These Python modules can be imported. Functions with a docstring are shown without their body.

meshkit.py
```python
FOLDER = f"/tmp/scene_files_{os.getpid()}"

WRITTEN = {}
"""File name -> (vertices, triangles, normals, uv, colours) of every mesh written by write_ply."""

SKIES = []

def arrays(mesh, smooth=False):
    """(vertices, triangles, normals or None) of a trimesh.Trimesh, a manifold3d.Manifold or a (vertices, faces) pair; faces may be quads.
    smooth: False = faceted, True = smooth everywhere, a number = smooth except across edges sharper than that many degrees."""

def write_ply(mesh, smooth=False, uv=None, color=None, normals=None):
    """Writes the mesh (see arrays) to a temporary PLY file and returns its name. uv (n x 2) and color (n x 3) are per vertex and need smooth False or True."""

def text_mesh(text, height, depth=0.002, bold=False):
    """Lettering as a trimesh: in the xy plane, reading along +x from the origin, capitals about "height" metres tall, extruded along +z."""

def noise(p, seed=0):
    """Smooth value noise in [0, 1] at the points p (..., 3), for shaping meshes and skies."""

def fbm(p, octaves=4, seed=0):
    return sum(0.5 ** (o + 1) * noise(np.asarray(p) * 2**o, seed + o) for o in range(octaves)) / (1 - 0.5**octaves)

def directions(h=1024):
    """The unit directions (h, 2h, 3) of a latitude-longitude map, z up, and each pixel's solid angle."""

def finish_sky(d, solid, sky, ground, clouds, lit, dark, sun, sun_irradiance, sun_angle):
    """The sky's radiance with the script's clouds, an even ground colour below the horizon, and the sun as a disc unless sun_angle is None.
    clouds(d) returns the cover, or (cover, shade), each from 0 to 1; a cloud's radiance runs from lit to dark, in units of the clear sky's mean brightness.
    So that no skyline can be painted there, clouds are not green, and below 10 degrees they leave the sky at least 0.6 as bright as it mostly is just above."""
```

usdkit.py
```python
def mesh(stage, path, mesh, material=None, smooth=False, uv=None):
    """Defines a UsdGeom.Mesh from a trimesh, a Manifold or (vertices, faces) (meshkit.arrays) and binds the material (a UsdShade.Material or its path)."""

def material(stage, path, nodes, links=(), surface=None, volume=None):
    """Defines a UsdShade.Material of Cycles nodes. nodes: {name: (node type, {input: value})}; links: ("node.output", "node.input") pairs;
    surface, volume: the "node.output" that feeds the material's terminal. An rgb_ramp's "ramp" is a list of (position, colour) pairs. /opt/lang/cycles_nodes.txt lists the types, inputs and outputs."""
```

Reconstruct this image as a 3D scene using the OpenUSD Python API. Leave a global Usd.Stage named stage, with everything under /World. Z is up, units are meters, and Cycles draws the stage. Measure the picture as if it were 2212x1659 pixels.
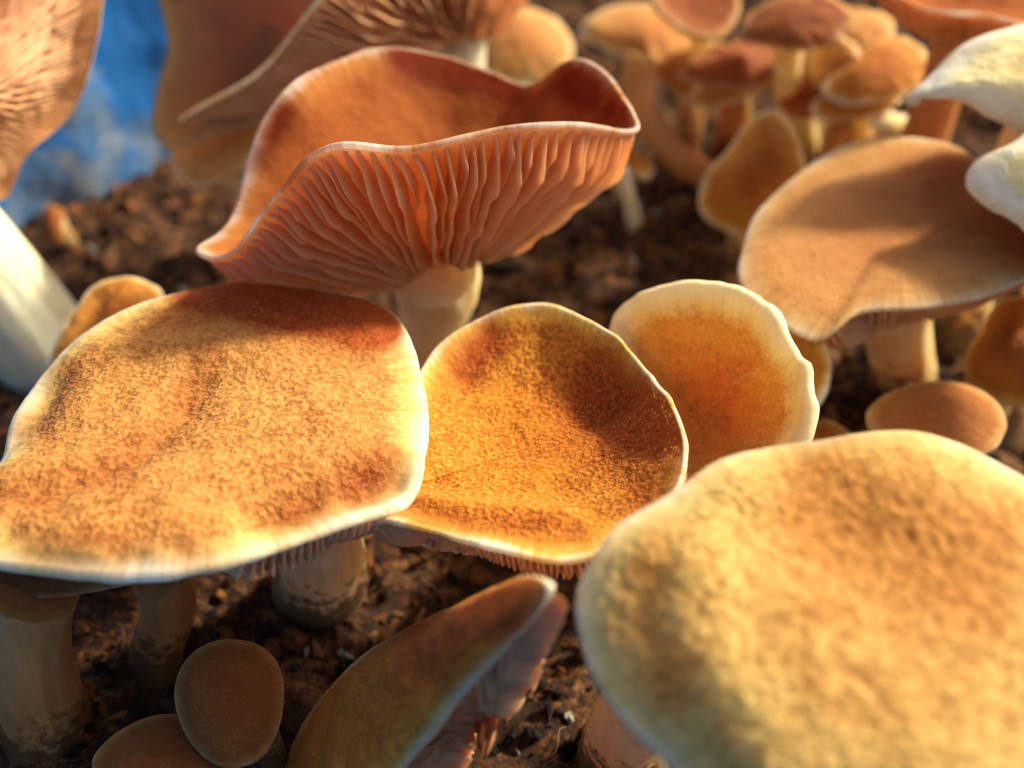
import math, random
import numpy as np, trimesh, usdkit, meshkit
from scipy.interpolate import CubicSpline
from pxr import Usd, UsdGeom, UsdLux, UsdShade, Gf, Sdf, Vt

rng = np.random.default_rng(7)
random.seed(7)
stage = Usd.Stage.CreateInMemory()
UsdGeom.SetStageUpAxis(stage, 'Z')
UsdGeom.SetStageMetersPerUnit(stage, 1.0)
UsdGeom.Xform.Define(stage, '/World')
UsdGeom.Scope.Define(stage, '/World/Looks')
CM = 0.01                      # the scene is laid out in centimetres

# ------------------------------------------------------------------ camera
CAM = np.array([0.0, -14.0, 18.0]); PITCH = math.radians(42); HFOV = math.radians(52)
PW, PH = 2212.0, 1659.0        # the grid in which outlines were measured
FPX = PW / 2 / math.tan(HFOV / 2)
FWD = np.array([0, math.cos(PITCH), -math.sin(PITCH)]); UPV = np.array([0, math.sin(PITCH), math.cos(PITCH)]); RGT = np.array([1.0, 0, 0])
cam = UsdGeom.Camera.Define(stage, '/World/camera')
cam.AddTransformOp().Set(Gf.Matrix4d(*[float(x) for row in (list(RGT) + [0], list(UPV) + [0], list(-FWD) + [0], list(CAM * CM) + [1]) for x in row]))
cam.CreateHorizontalApertureAttr(36.0); cam.CreateVerticalApertureAttr(27.0)
cam.CreateFocalLengthAttr(18.0 / math.tan(HFOV / 2))
cam.CreateFStopAttr(8.0); cam.CreateFocusDistanceAttr(0.178)
cam.CreateClippingRangeAttr(Gf.Vec2f(0.005, 100.0))
cam.CreateExposureAttr(0.47)

# ------------------------------------------------------------------ sun and sky
SUN_AZ, SUN_EL = math.radians(61), math.radians(34)
sd = np.array([math.sin(SUN_AZ) * math.cos(SUN_EL), math.cos(SUN_AZ) * math.cos(SUN_EL), math.sin(SUN_EL)])
sun = UsdLux.DistantLight.Define(stage, '/World/sun')
sun.CreateIntensityAttr(1.25); sun.CreateAngleAttr(5.0); sun.CreateNormalizeAttr(True); sun.CreateColorAttr(Gf.Vec3f(1.0, 0.85, 0.62))
_z = sd; _x = np.cross([0, 0, 1], _z); _x /= np.linalg.norm(_x); _y = np.cross(_z, _x)
sun.AddTransformOp().Set(Gf.Matrix4d(*[float(x) for row in (list(_x) + [0], list(_y) + [0], list(_z) + [0], [0, 0, 0, 1]) for x in row]))
dome = UsdLux.DomeLight.Define(stage, '/World/sky_light')
skym = usdkit.material(stage, '/World/Looks/sky', {
    'sky': ('sky_texture', {'sky_type': 'single_scattering', 'sun_disc': False, 'sun_elevation': SUN_EL, 'sun_rotation': SUN_AZ, 'aerosol_density': 10.0}),
    'bg': ('background_shader', {'strength': 0.075})}, [('sky.color', 'bg.color')], surface='bg.background')
UsdShade.MaterialBindingAPI.Apply(dome.GetPrim()).Bind(skym)

# ------------------------------------------------------------------ helpers
def ray(px, py): return FWD + RGT * (px - PW / 2) / FPX - UPV * (py - PH / 2) / FPX
def at_z(px, py, z):
    d = ray(px, py); return CAM + d * (z - CAM[2]) / d[2]
def at_y(px, py, y):
    d = ray(px, py); return CAM + d * (y - CAM[1]) / d[1]
def on_plane(px, py, c, n):
    d = ray(px, py); return CAM + d * (np.dot(c - CAM, n) / np.dot(d, n))
def unit(v):
    v = np.asarray(v, float); return v / np.linalg.norm(v)
def lin(r, g, b):
    c = np.array([r, g, b]) / 255.0
    return tuple(np.where(c <= 0.04045, c / 12.92, ((c + 0.055) / 1.055) ** 2.4))
def sstep(a, b, x):
    t = np.clip((x - a) / (b - a), 0, 1); return t * t * (3 - 2 * t)

used = {}
def numbered(parent, name):
    k = used.get((parent, name), 0); used[(parent, name)] = k + 1
    return f'{parent}/{name}' if k == 0 else f'{parent}/{name}_{k:03d}'
def tag(prim, label=None, category=None, group=None, kind=None):
    for k, v in (('label', label), ('category', category), ('group', group), ('kind', kind)):
        if v: prim.SetCustomDataByKey(k, v)
    return prim
def thing(name, label, category, loc, group=None):
    p = numbered('/World', name)
    x = UsdGeom.Xform.Define(stage, p); x.AddTranslateOp().Set(Gf.Vec3d(*[float(v) * CM for v in loc]))
    tag(x.GetPrim(), label, category, group)
    return p, np.asarray(loc, float)
def put(parent, name, v, f, mat, smooth=True, prim=None, kind=None, label=None):
    """One mesh of the scene. parent = (path, origin) of its thing."""
    path, org = parent
    p = numbered(path, name)
    m = usdkit.mesh(stage, p, ((np.asarray(v) - org) * CM, f), mat, smooth=smooth)
    if prim:
        api = UsdGeom.PrimvarsAPI(m)
        for k, val in prim.items():
            val = np.asarray(val, np.float32)
            if val.ndim == 1: api.CreatePrimvar(k, Sdf.ValueTypeNames.FloatArray, 'vertex').Set(Vt.FloatArray.FromNumpy(val))
            else: api.CreatePrimvar(k, Sdf.ValueTypeNames.Color3fArray, 'vertex').Set(Vt.Vec3fArray.FromNumpy(val))
    tag(m.GetPrim(), label, kind=kind)
    return p
def grid_faces(nr, nt, wrap=True):
    i, j = np.meshgrid(np.arange(nr - 1), np.arange(nt if wrap else nt - 1), indexing='ij')
    j2 = (j + 1) % nt
    a, b, c, d = i * nt + j, (i + 1) * nt + j, (i + 1) * nt + j2, i * nt + j2
    return np.stack([a, b, c, d], -1).reshape(-1, 4)
def tris(q): return np.vstack([q[:, [0, 1, 2]], q[:, [0, 2, 3]]])

# ------------------------------------------------------------------ materials
def cap_mat(name, centre, mid, margin, edge=(0.88, 0.80, 0.60), scurf=0.5, grain=1500, red=None, sss=0.22, bump=0.5, margin_at=0.93, cream=0.6, spots=0.0, trans=0.0, streaks=0.28):
    """Velvety cap skin: pigment from disc to margin, mottled, with pale scurf tufts standing on darker skin."""
    red = red or tuple(np.array(centre) * (0.75, 0.5, 0.5))
    n = {
        'rr': ('attribute', {'attribute': 'rr'}),
        'cs': ('attribute', {'attribute': 'cs'}),
        'tc': ('texture_coordinate', {}),
        'big': ('noise_texture', {'scale': 55.0, 'detail': 3.0, 'roughness': 0.55}),
        'big2': ('noise_texture', {'scale': 120.0, 'detail': 3.0, 'roughness': 0.6}),
        'wob': ('math', {'math_type': 'multiply_add', 'value2': 0.30, 'value3': -0.15}),
        'streak': ('noise_texture', {'scale': 42.0, 'detail': 3.0, 'roughness': 0.6}),
        'wob2': ('math', {'math_type': 'multiply_add', 'value2': 0.07, 'value3': -0.035}),
        'lowa': ('mapping', {'scale': (1.3, 1.3, 0.0)}), 'lown': ('noise_texture', {'scale': 1.6, 'detail': 2.0}), 'lowm': ('math', {'math_type': 'multiply_add', 'value2': 0.22, 'value3': -0.125}), 'sum3': ('math', {'math_type': 'add'}), 'sum': ('math', {'math_type': 'add'}), 'sum2': ('math', {'math_type': 'add'}),
        'ramp': ('rgb_ramp', {'ramp': [(0.0, centre), (0.28, centre), (0.62, mid), (margin_at - 0.12, mid), (margin_at - 0.02, margin), (margin_at + 0.045, tuple(np.array(margin) * (1 - cream) + np.array(edge) * cream)), (1.0, edge)]}),
        'patch': ('rgb_ramp', {'ramp': [(0.0, (0, 0, 0)), (0.50, (0, 0, 0)), (0.78, (0.28, 0.28, 0.28)), (1.0, (0.3, 0.3, 0.3))]}),
        'inside': ('rgb_ramp', {'ramp': [(0.0, (1, 1, 1)), (0.8, (1, 1, 1)), (0.92, (0.0, 0.0, 0.0)), (1, (0, 0, 0))]}),
        'pm': ('math', {'math_type': 'multiply'}), 'pg_shade': ('attribute', {'attribute': 'pg_shade'}), 'pgn': ('math', {'math_type': 'multiply_add', 'value2': 0.9}), 'pgr': ('map_range', {'from_min': 0.40, 'from_max': 1.35, 'to_min': 0.0, 'to_max': 1.0, 'clamp': True}), 'pmx': ('math', {'math_type': 'maximum'}),
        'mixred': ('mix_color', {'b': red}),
        'fine': ('noise_texture', {'scale': float(grain), 'detail': 2.0, 'roughness': 0.5, 'distortion': 0.0}),
        'fine2': ('noise_texture', {'scale': float(grain) * 0.42, 'detail': 2.0, 'roughness': 0.5}),
        'fsum': ('math', {'math_type': 'multiply_add', 'value2': 0.30}),
        'framp': ('rgb_ramp', {'ramp': [(0.0, (0.42, 0.30, 0.22)), (0.54, (0.58, 0.45, 0.34)), (0.66, (0.96, 0.94, 0.92)), (0.76, (1.3, 1.4, 1.6)), (1.0, (1.4, 1.5, 1.7))]}),
        'fmul': ('mix_color', {'blend_type': 'multiply', 'use_clamp': False}),
        'fs': ('math', {'math_type': 'multiply'}), 'fv': ('map_range', {'from_min': 0.35, 'from_max': 0.65, 'to_min': 0.45 * float(scurf), 'to_max': 1.15 * float(scurf), 'clamp': True}), 'stz': ('map_range', {'from_min': 0.60, 'from_max': 0.92, 'to_min': 0.0, 'to_max': float(streaks), 'clamp': True}), 'str': ('rgb_ramp', {'ramp': [(0.3, (0.62, 0.45, 0.32)), (0.52, (1, 1, 1)), (0.7, (1.12, 1.12, 1.15))]}), 'stm': ('mix_color', {'blend_type': 'multiply', 'use_clamp': False}),
        'edgey': ('rgb_ramp', {'ramp': [(0.0, (1, 1, 1)), (0.82, (1, 1, 1)), (0.955, (0.12, 0.12, 0.12)), (1, (0.08, 0.08, 0.08))]}),
        'bh': ('math', {'math_type': 'multiply'}),
        'bump': ('bump', {'strength': float(bump), 'distance': 0.0008}),
        'p': ('principled_bsdf', {'roughness': 0.72, 'specular_ior_level': 0.12, 'subsurface_weight': float(sss), 'subsurface_scale': 0.004, 'subsurface_radius': (1.0, 0.38, 0.13), 'sheen_weight': 0.04, 'sheen_roughness': 0.5, 'sheen_tint': (1.0, 0.85, 0.6)}),
    }
    l = [('tc.object', 'big.vector'), ('tc.object', 'big2.vector'), ('tc.object', 'fine.vector'), ('tc.object', 'fine2.vector'), ('cs.vector', 'streak.vector'),
         ('big2.fac', 'wob.value1'), ('streak.fac', 'wob2.value1'), ('rr.fac', 'sum.value1'), ('wob.value', 'sum.value2'),
         ('rr.fac', 'sum2.value1'), ('wob2.value', 'sum2.value2'), ('cs.vector', 'lowa.vector'), ('lowa.vector', 'lown.vector'), ('lown.fac', 'lowm.value1'), ('lowm.value', 'sum3.value2'), ('sum2.value', 'sum3.value1'), ('sum3.value', 'ramp.fac'),
         ('big.fac', 'patch.fac'), ('sum.value', 'inside.fac'), ('patch.color', 'pm.value1'), ('inside.color', 'pm.value2'),
         ('pg_shade.fac', 'pgn.value1'), ('big2.fac', 'pgn.value3'), ('pgn.value', 'pgr.value'), ('pgr.result', 'pmx.value1'), ('pm.value', 'pmx.value2'), ('pmx.value', 'mixred.fac'), ('ramp.color', 'mixred.a'),
         ('fine.fac', 'fsum.value3'), ('fine2.fac', 'fsum.value1'), ('fsum.value', 'framp.fac'),
         ('rr.fac', 'edgey.fac'), ('edgey.color', 'fs.value1'), ('big2.fac', 'fv.value'), ('fv.result', 'fs.value2'), ('fs.value', 'fmul.fac'), ('rr.fac', 'stz.value'), ('stz.result', 'stm.fac'), ('streak.fac', 'str.fac'), ('mixred.result', 'stm.a'), ('str.color', 'stm.b'), ('stm.result', 'fmul.a'), ('framp.color', 'fmul.b'),
         ('fmul.result', 'p.base_color'), ('fsum.value', 'bh.value1'), ('edgey.color', 'bh.value2'), ('bh.value', 'bump.height'), ('bump.normal', 'p.normal')]
    if spots:
        n['vor'] = ('voronoi_texture', {'scale': 620.0, 'randomness': 1.0}); n['vr'] = ('map_range', {'from_min': 0.30, 'from_max': 0.12, 'to_min': 0.0, 'to_max': 1.0, 'clamp': True})
        n['sel'] = ('map_range', {'from_min': 0.66, 'from_max': 0.9, 'to_min': 0.0, 'to_max': float(spots), 'clamp': True}); n['sm'] = ('math', {'math_type': 'multiply'}); n['sm2'] = ('math', {'math_type': 'multiply'}); n['sin'] = ('map_range', {'from_min': 0.78, 'from_max': 0.55, 'to_min': 0.0, 'to_max': 1.0, 'clamp': True}); n['sp'] = ('mix_color', {'b': (0.16, 0.035, 0.012)}); n['bw'] = ('separate_color', {})
        l.remove(('fmul.result', 'p.base_color'))
        l += [('tc.object', 'vor.vector'), ('vor.distance', 'vr.value'), ('vor.color', 'bw.color'), ('bw.r', 'sel.value'), ('vr.result', 'sm.value1'), ('sel.result', 'sm.value2'), ('sum.value', 'sin.value'), ('sm.value', 'sm2.value1'), ('sin.result', 'sm2.value2'), ('sm2.value', 'sp.fac'), ('fmul.result', 'sp.a'), ('sp.result', 'p.base_color')]
    out = 'p.BSDF'
    if trans:
        n['t'] = ('translucent_bsdf', {}); n['mx'] = ('mix_closure', {'fac': float(trans)}); out = 'mx.closure'
        l += [(next(a for a, b in l if b == 'p.base_color'), 't.color'), ('p.BSDF', 'mx.closure1'), ('t.BSDF', 'mx.closure2')]
    return usdkit.material(stage, '/World/Looks/' + name, n, l, surface=out)

def flesh_mat(name, col, col2, scale=600.0, trans=0.0, bump=0.25, stretch=(1, 1, 1), sss=0.25, rough=0.6, dirt=False):
    n = {'tc': ('texture_coordinate', {}), 'map': ('mapping', {'scale': stretch}),
         'nz': ('noise_texture', {'scale': scale, 'detail': 4.0, 'roughness': 0.65}),
         'big': ('noise_texture', {'scale': 90.0, 'detail': 2.0}),
         'ad': ('math', {'math_type': 'multiply_add', 'value2': 0.6}),
         'ramp': ('rgb_ramp', {'ramp': [(0.5, col2), (0.95, col)]}),
         'bump': ('bump', {'strength': bump, 'distance': 0.0006}),
         'p': ('principled_bsdf', {'roughness': rough, 'specular_ior_level': 0.2, 'subsurface_weight': sss, 'subsurface_scale': 0.003, 'subsurface_radius': (1.0, 0.45, 0.2)})}
    l = [('tc.object', 'map.vector'), ('map.vector', 'nz.vector'), ('tc.object', 'big.vector'), ('nz.fac', 'ad.value1'), ('big.fac', 'ad.value3'), ('ad.value', 'ramp.fac'),
         ('nz.fac', 'bump.height'), ('bump.normal', 'p.normal')]
    src = 'ramp.color'
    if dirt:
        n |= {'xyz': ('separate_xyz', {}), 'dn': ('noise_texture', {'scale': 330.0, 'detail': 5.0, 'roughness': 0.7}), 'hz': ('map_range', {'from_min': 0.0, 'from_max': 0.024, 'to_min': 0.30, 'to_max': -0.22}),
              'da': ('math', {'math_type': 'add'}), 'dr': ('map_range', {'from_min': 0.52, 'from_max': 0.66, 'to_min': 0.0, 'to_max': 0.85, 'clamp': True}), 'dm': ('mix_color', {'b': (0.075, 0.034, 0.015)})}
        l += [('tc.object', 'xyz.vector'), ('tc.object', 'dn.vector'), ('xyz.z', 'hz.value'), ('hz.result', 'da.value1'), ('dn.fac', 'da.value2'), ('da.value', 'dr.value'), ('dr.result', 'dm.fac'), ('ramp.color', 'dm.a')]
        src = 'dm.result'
    l.append((src, 'p.base_color'))
    out = 'p.BSDF'
    if trans:
        n['t'] = ('translucent_bsdf', {}); n['mx'] = ('mix_closure', {'fac': trans})
        l += [(src, 't.color'), ('p.BSDF', 'mx.closure1'), ('t.BSDF', 'mx.closure2')]; out = 'mx.closure'
    return usdkit.material(stage, '/World/Looks/' + name, n, l, surface=out)

def plain(name, col, rough=0.8, sss=0.0):
    return usdkit.material(stage, '/World/Looks/' + name, {'p': ('principled_bsdf', {'base_color': col, 'roughness': rough, 'specular_ior_level': 0.25, 'subsurface_weight': sss, 'subsurface_scale': 0.002})}, [], surface='p.BSDF')

CM_ORANGE = cap_mat('cap_orange', (0.46, 0.15, 0.026), (0.56, 0.22, 0.042), (0.74, 0.42, 0.12), scurf=0.5, red=(0.30, 0.06, 0.014))
CM_GOLD = cap_mat('cap_gold', (0.60, 0.22, 0.020), (0.62, 0.25, 0.028), (0.80, 0.46, 0.09), scurf=0.75, red=(0.36, 0.075, 0.010), margin_at=0.97, grain=1150, bump=0.9)
CM_TAN = cap_mat('cap_tan', (0.58, 0.29, 0.078), (0.58, 0.285, 0.075), (0.80, 0.55, 0.18), scurf=0.6, grain=1000, red=(0.30, 0.062, 0.012), margin_at=0.93, bump=0.75)
CM_YELLOW = cap_mat('cap_yellow', (0.58, 0.33, 0.095), (0.70, 0.46, 0.15), (0.76, 0.60, 0.25), scurf=0.5, grain=700, bump=1.0, red=(0.44, 0.19, 0.04), margin_at=0.95)
CM_FRONT = cap_mat('cap_front_orange', (0.66, 0.19, 0.022), (0.82, 0.29, 0.04), (0.82, 0.52, 0.15), scurf=0.4, red=(0.34, 0.08, 0.015))
CM_PALE = cap_mat('cap_pale', (0.54, 0.20, 0.045), (0.66, 0.33, 0.085), (0.90, 0.68, 0.32), edge=(0.92, 0.80, 0.50), scurf=0.45, red=(0.46, 0.15, 0.03), margin_at=0.89, cream=0.7, spots=0.7, streaks=0.12)
CM_RED = cap_mat('cap_redbrown', (0.50, 0.16, 0.036), (0.62, 0.23, 0.06), (0.74, 0.38, 0.11), scurf=0.22, red=(0.26, 0.045, 0.012), sss=0.0, trans=0.55, margin_at=0.965, streaks=0.22, edge=(0.95, 0.93, 0.86), cream=0.8)
CM_MAROON = cap_mat('cap_maroon', (0.25, 0.070, 0.022), (0.32, 0.10, 0.030), (0.48, 0.21, 0.08), edge=(0.60, 0.36, 0.18), scurf=0.2, red=(0.16, 0.04, 0.014), sss=0.2, margin_at=0.94, cream=0.4)
CM_BROWN = cap_mat('cap_brown', (0.20, 0.058, 0.014), (0.25, 0.080, 0.020), (0.36, 0.14, 0.04), edge=(0.55, 0.32, 0.14), scurf=0.2, red=(0.22, 0.06, 0.018), sss=0.15, cream=0.3)  # brown set deeper to stand in for shade on the low caps
CM_RUST = cap_mat('cap_rust', (0.36, 0.11, 0.024), (0.44, 0.15, 0.034), (0.60, 0.28, 0.09), edge=(0.70, 0.46, 0.22), scurf=0.2, red=(0.28, 0.07, 0.018), sss=0.2, cream=0.3)
CM_DULL = cap_mat('cap_dull_brown', (0.24, 0.105, 0.05), (0.29, 0.135, 0.065), (0.44, 0.22, 0.10), edge=(0.55, 0.34, 0.19), scurf=0.15, red=(0.24, 0.095, 0.04), sss=0.1, cream=0.3)
CM_BEIGE = cap_mat('cap_beige', (0.54, 0.225, 0.07), (0.62, 0.30, 0.10), (0.72, 0.42, 0.16), scurf=0.22, red=(0.34, 0.11, 0.032), sss=0.2, cream=0.4)  # red tone also serves the shadow painted on the large beige cap
CM_CREAM = cap_mat('cap_cream', (0.80, 0.60, 0.24), (0.90, 0.80, 0.46), (0.93, 0.90, 0.74), edge=(0.95, 0.91, 0.76), scurf=0.12, red=(0.74, 0.52, 0.18), sss=0.25, cream=0.9, margin_at=0.85)
GILL = flesh_mat('gill_flesh', (0.98, 0.70, 0.42), (0.94, 0.58, 0.30), scale=500, trans=0.48, bump=0.10, sss=0.0)
GILL_IN = flesh_mat('gill_floor', (0.90, 0.52, 0.26), (0.82, 0.42, 0.18), scale=500, bump=0.15, sss=0.0, trans=0.5)
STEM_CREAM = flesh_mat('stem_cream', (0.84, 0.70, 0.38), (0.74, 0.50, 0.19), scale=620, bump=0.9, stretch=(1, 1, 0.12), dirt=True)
STEM_WHITE = flesh_mat('stem_white', (0.82, 0.84, 0.66), (0.74, 0.70, 0.42), scale=520, bump=0.9, stretch=(1, 1, 0.12))
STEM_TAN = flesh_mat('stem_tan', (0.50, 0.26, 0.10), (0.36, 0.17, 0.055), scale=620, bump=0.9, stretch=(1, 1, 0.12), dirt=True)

# ------------------------------------------------------------------ mushroom builder
def build_cap(par, C, n, R, mat, p=2.0, bulge=0.0, shoulder=0.0, te=0.12, tc=0.7, nt=260, nr=70, rough=0.02, folds=(), seed=0, gills=0, gd=0.5, gr0=0.18, gwave=1.0, split=True, wob=0.03, gill_mat=None, gcurl=0.0, gr1=0.985, gsteep=4.0, gjag=0.22, geven=False, pig=(), bottom=None, texp=1.3, lump=0.22):
    """Cap as one closed surface: top, rounded margin, underside floor; gills are parts of their own."""
    n = unit(n); R = np.asarray(R, float); K = len(R)
    closed = np.vstack([R, R[:1]])
    s = np.concatenate([[0], np.cumsum(np.linalg.norm(np.diff(closed, axis=0), axis=1) ** 0.7)]); s /= s[-1]
    cs = CubicSpline(s, closed, bc_type='periodic')
    dense = cs(np.linspace(0, 1, 2000)); L = np.concatenate([[0], np.cumsum(np.linalg.norm(np.diff(dense, axis=0), axis=1))]); L /= L[-1]
    th = np.interp(np.arange(nt) / nt, L, np.linspace(0, 1, 2000))
    rim = cs(th)
    # orientation: counter-clockwise about n
    if np.dot(np.cross(rim - C, np.roll(rim, -1, 0) - C).sum(0), n) < 0: rim = rim[::-1].copy()
    ang = np.arange(nt) / nt * 2 * np.pi
    q = rim - C; comp = q @ n; inpl = q - comp[:, None] * n
    outw = inpl / np.linalg.norm(inpl, axis=1, keepdims=True)
    wav = meshkit.fbm(np.stack([np.cos(ang) * 2.6, np.sin(ang) * 2.6, np.full(nt, seed * 3.1)], -1), 3, seed) - 0.5
    wav2 = meshkit.fbm(np.stack([np.cos(ang) * 5 + 40, np.sin(ang) * 5, np.full(nt, seed * 1.7)], -1), 2, seed + 5) - 0.5
    wmod = sstep(0.42, 0.62, meshkit.fbm(np.stack([np.cos(ang) * 3, np.sin(ang) * 3, np.full(nt, seed * 2.3)], -1), 2, seed + 8))
    inpl = inpl + outw * (wav * 3.5 * wob + wav2 * wmod * 1.0 * wob)[:, None]
    comp = comp + wav2 * wmod * wob * 1.2
    u = np.linspace(0, 1, nr); r = 1 - (1 - u) ** 1.35
    rr = r[:, None]
    P = C + inpl[None] * rr[..., None] + n * (comp[None] * rr ** p + bulge * (1 - rr ** 2) * rr ** 0 * 0 + bulge * 4 * rr ** 2 * (1 - rr ** 2) + shoulder * np.exp(-((rr - 0.86) / 0.10) ** 2))[..., None]
    win = (1 - sstep(0.93, 1.0, rr)) * sstep(0.0, 0.06, rr)
    off = (meshkit.fbm(P * 0.9 + seed * 7.3, 4, seed) - 0.5) * lump * win + (meshkit.fbm(P * 3.5 + seed, 3, seed + 2) - 0.5) * rough * 4 * (0.3 + 0.7 * win)
    flat = P - ((P - C) @ n)[..., None] * n
    def near(pts):
        seg = np.array([on_plane(a, b, C, n) for a, b in pts]); seg = seg - ((seg - C) @ n)[:, None] * n
        d = np.full(P.shape[:2], 1e9)
        if len(seg) == 1: d = np.linalg.norm(flat - seg[0], axis=-1)
        for a, b in zip(seg[:-1], seg[1:]):
            t = np.clip(((flat - a) @ (b - a)) / np.dot(b - a, b - a), 0, 1)
            d = np.minimum(d, np.linalg.norm(flat - a - t[..., None] * (b - a), axis=-1))
        return d
    for pts, amp, width in folds:            # ridges and creases: a line on the cap, its height and breadth
        off = off + amp * np.exp(-(near(pts) / width) ** 2)
    dv = P - CAM; zd = dv @ FWD; sx, sy = PW / 2 + FPX * dv[..., 0] / zd, PH / 2 - FPX * (dv @ UPV) / zd
    def near2(pts):
        d = np.full(P.shape[:2], 1e9); q = np.stack([sx, sy], -1); pts = [np.array(a, float) for a in pts]
        for a, b in zip(pts[:-1], pts[1:]):
            t = np.clip(((q - a) @ (b - a)) / np.dot(b - a, b - a), 0, 1)
            d = np.minimum(d, np.linalg.norm(q - a - t[..., None] * (b - a), axis=-1))
        return d * zd / FPX
    pg_shade = np.zeros(P.shape[:2])               # darker pigment and painted shade along lines and spots of the skin
    for pts, amp, width in pig: pg_shade = np.maximum(pg_shade, amp * np.exp(-(near2(pts) / width) ** 2))
    P = P + n * off[..., None]
    # local normals
    dr = np.gradient(P, axis=0); dt = np.roll(P, -1, 1) - np.roll(P, 1, 1)
    nl = np.cross(dr, dt); ln = np.linalg.norm(nl, axis=-1, keepdims=True); nl = np.where(ln > 1e-9, nl / np.maximum(ln, 1e-12), n)
    nl[:2] = n
    k = 3
    for _ in range(2):
        nl = nl + sum(np.roll(nl, j, 1) for j in range(-k, k + 1) if j); nl /= np.linalg.norm(nl, axis=-1, keepdims=True)
    rimn = nl[-1]; od = dr[-1] / np.linalg.norm(dr[-1], axis=-1, keepdims=True)
    ew = te * (1 + 0.5 * wav2 * wmod + 1.1 * wav)[:, None]
    phis = np.linspace(0, np.pi, 8)[1:]
    edge = np.stack([P[-1] + od * ew * 0.55 * np.sin(a) - rimn * ew * 0.5 * (1 - np.cos(a)) for a in phis])
    t = te + (tc - te) * (1 - rr) ** texp
    bot = P - nl * t[..., None]
    bot_low = bot[::-1][1:]
    V = np.concatenate([P, edge, bot_low]).reshape(-1, 3)
    rows = nr + len(phis) + len(bot_low)
    rv = np.concatenate([r, 1 + 0 * phis, np.full(len(bot_low), 1.0)])
    F = tris(grid_faces(rows, nt))
    lab = np.repeat(rv, nt)
    csv = np.stack([np.tile(np.cos(ang), rows), np.tile(np.sin(ang), rows), np.repeat(rv * 0.04, nt)], -1)
    pgv = np.concatenate([pg_shade.ravel(), np.zeros((rows - nr) * nt)])
    ntop = (nr + len(phis)) * nt
    if gills or bottom:                                # underside floor is its own part: gill-coloured flesh between the blades
        Ft = F[(F < ntop).all(1)]
        put(par, 'cap', V[:ntop], Ft, mat, True, {'rr': lab[:ntop], 'cs': csv[:ntop], 'pg_shade': pgv[:ntop]})
        k0 = (nr + len(phis) - 1) * nt
        Fb = F[(F >= k0).all(1)] - k0
        put(par, 'cap_underside', V[k0:], Fb, bottom or GILL_IN, True)
        if gills: build_gills(par, r, bot, nl, ang, gills, gd, gr0, seed, gwave, split, gill_mat or GILL, nt, outw, gcurl, gr1, gsteep, gjag, geven)
    else:
        put(par, 'cap', V, F, mat, True, {'rr': lab, 'cs': csv, 'pg_shade': pgv})
    return P, bot, nl, r

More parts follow.
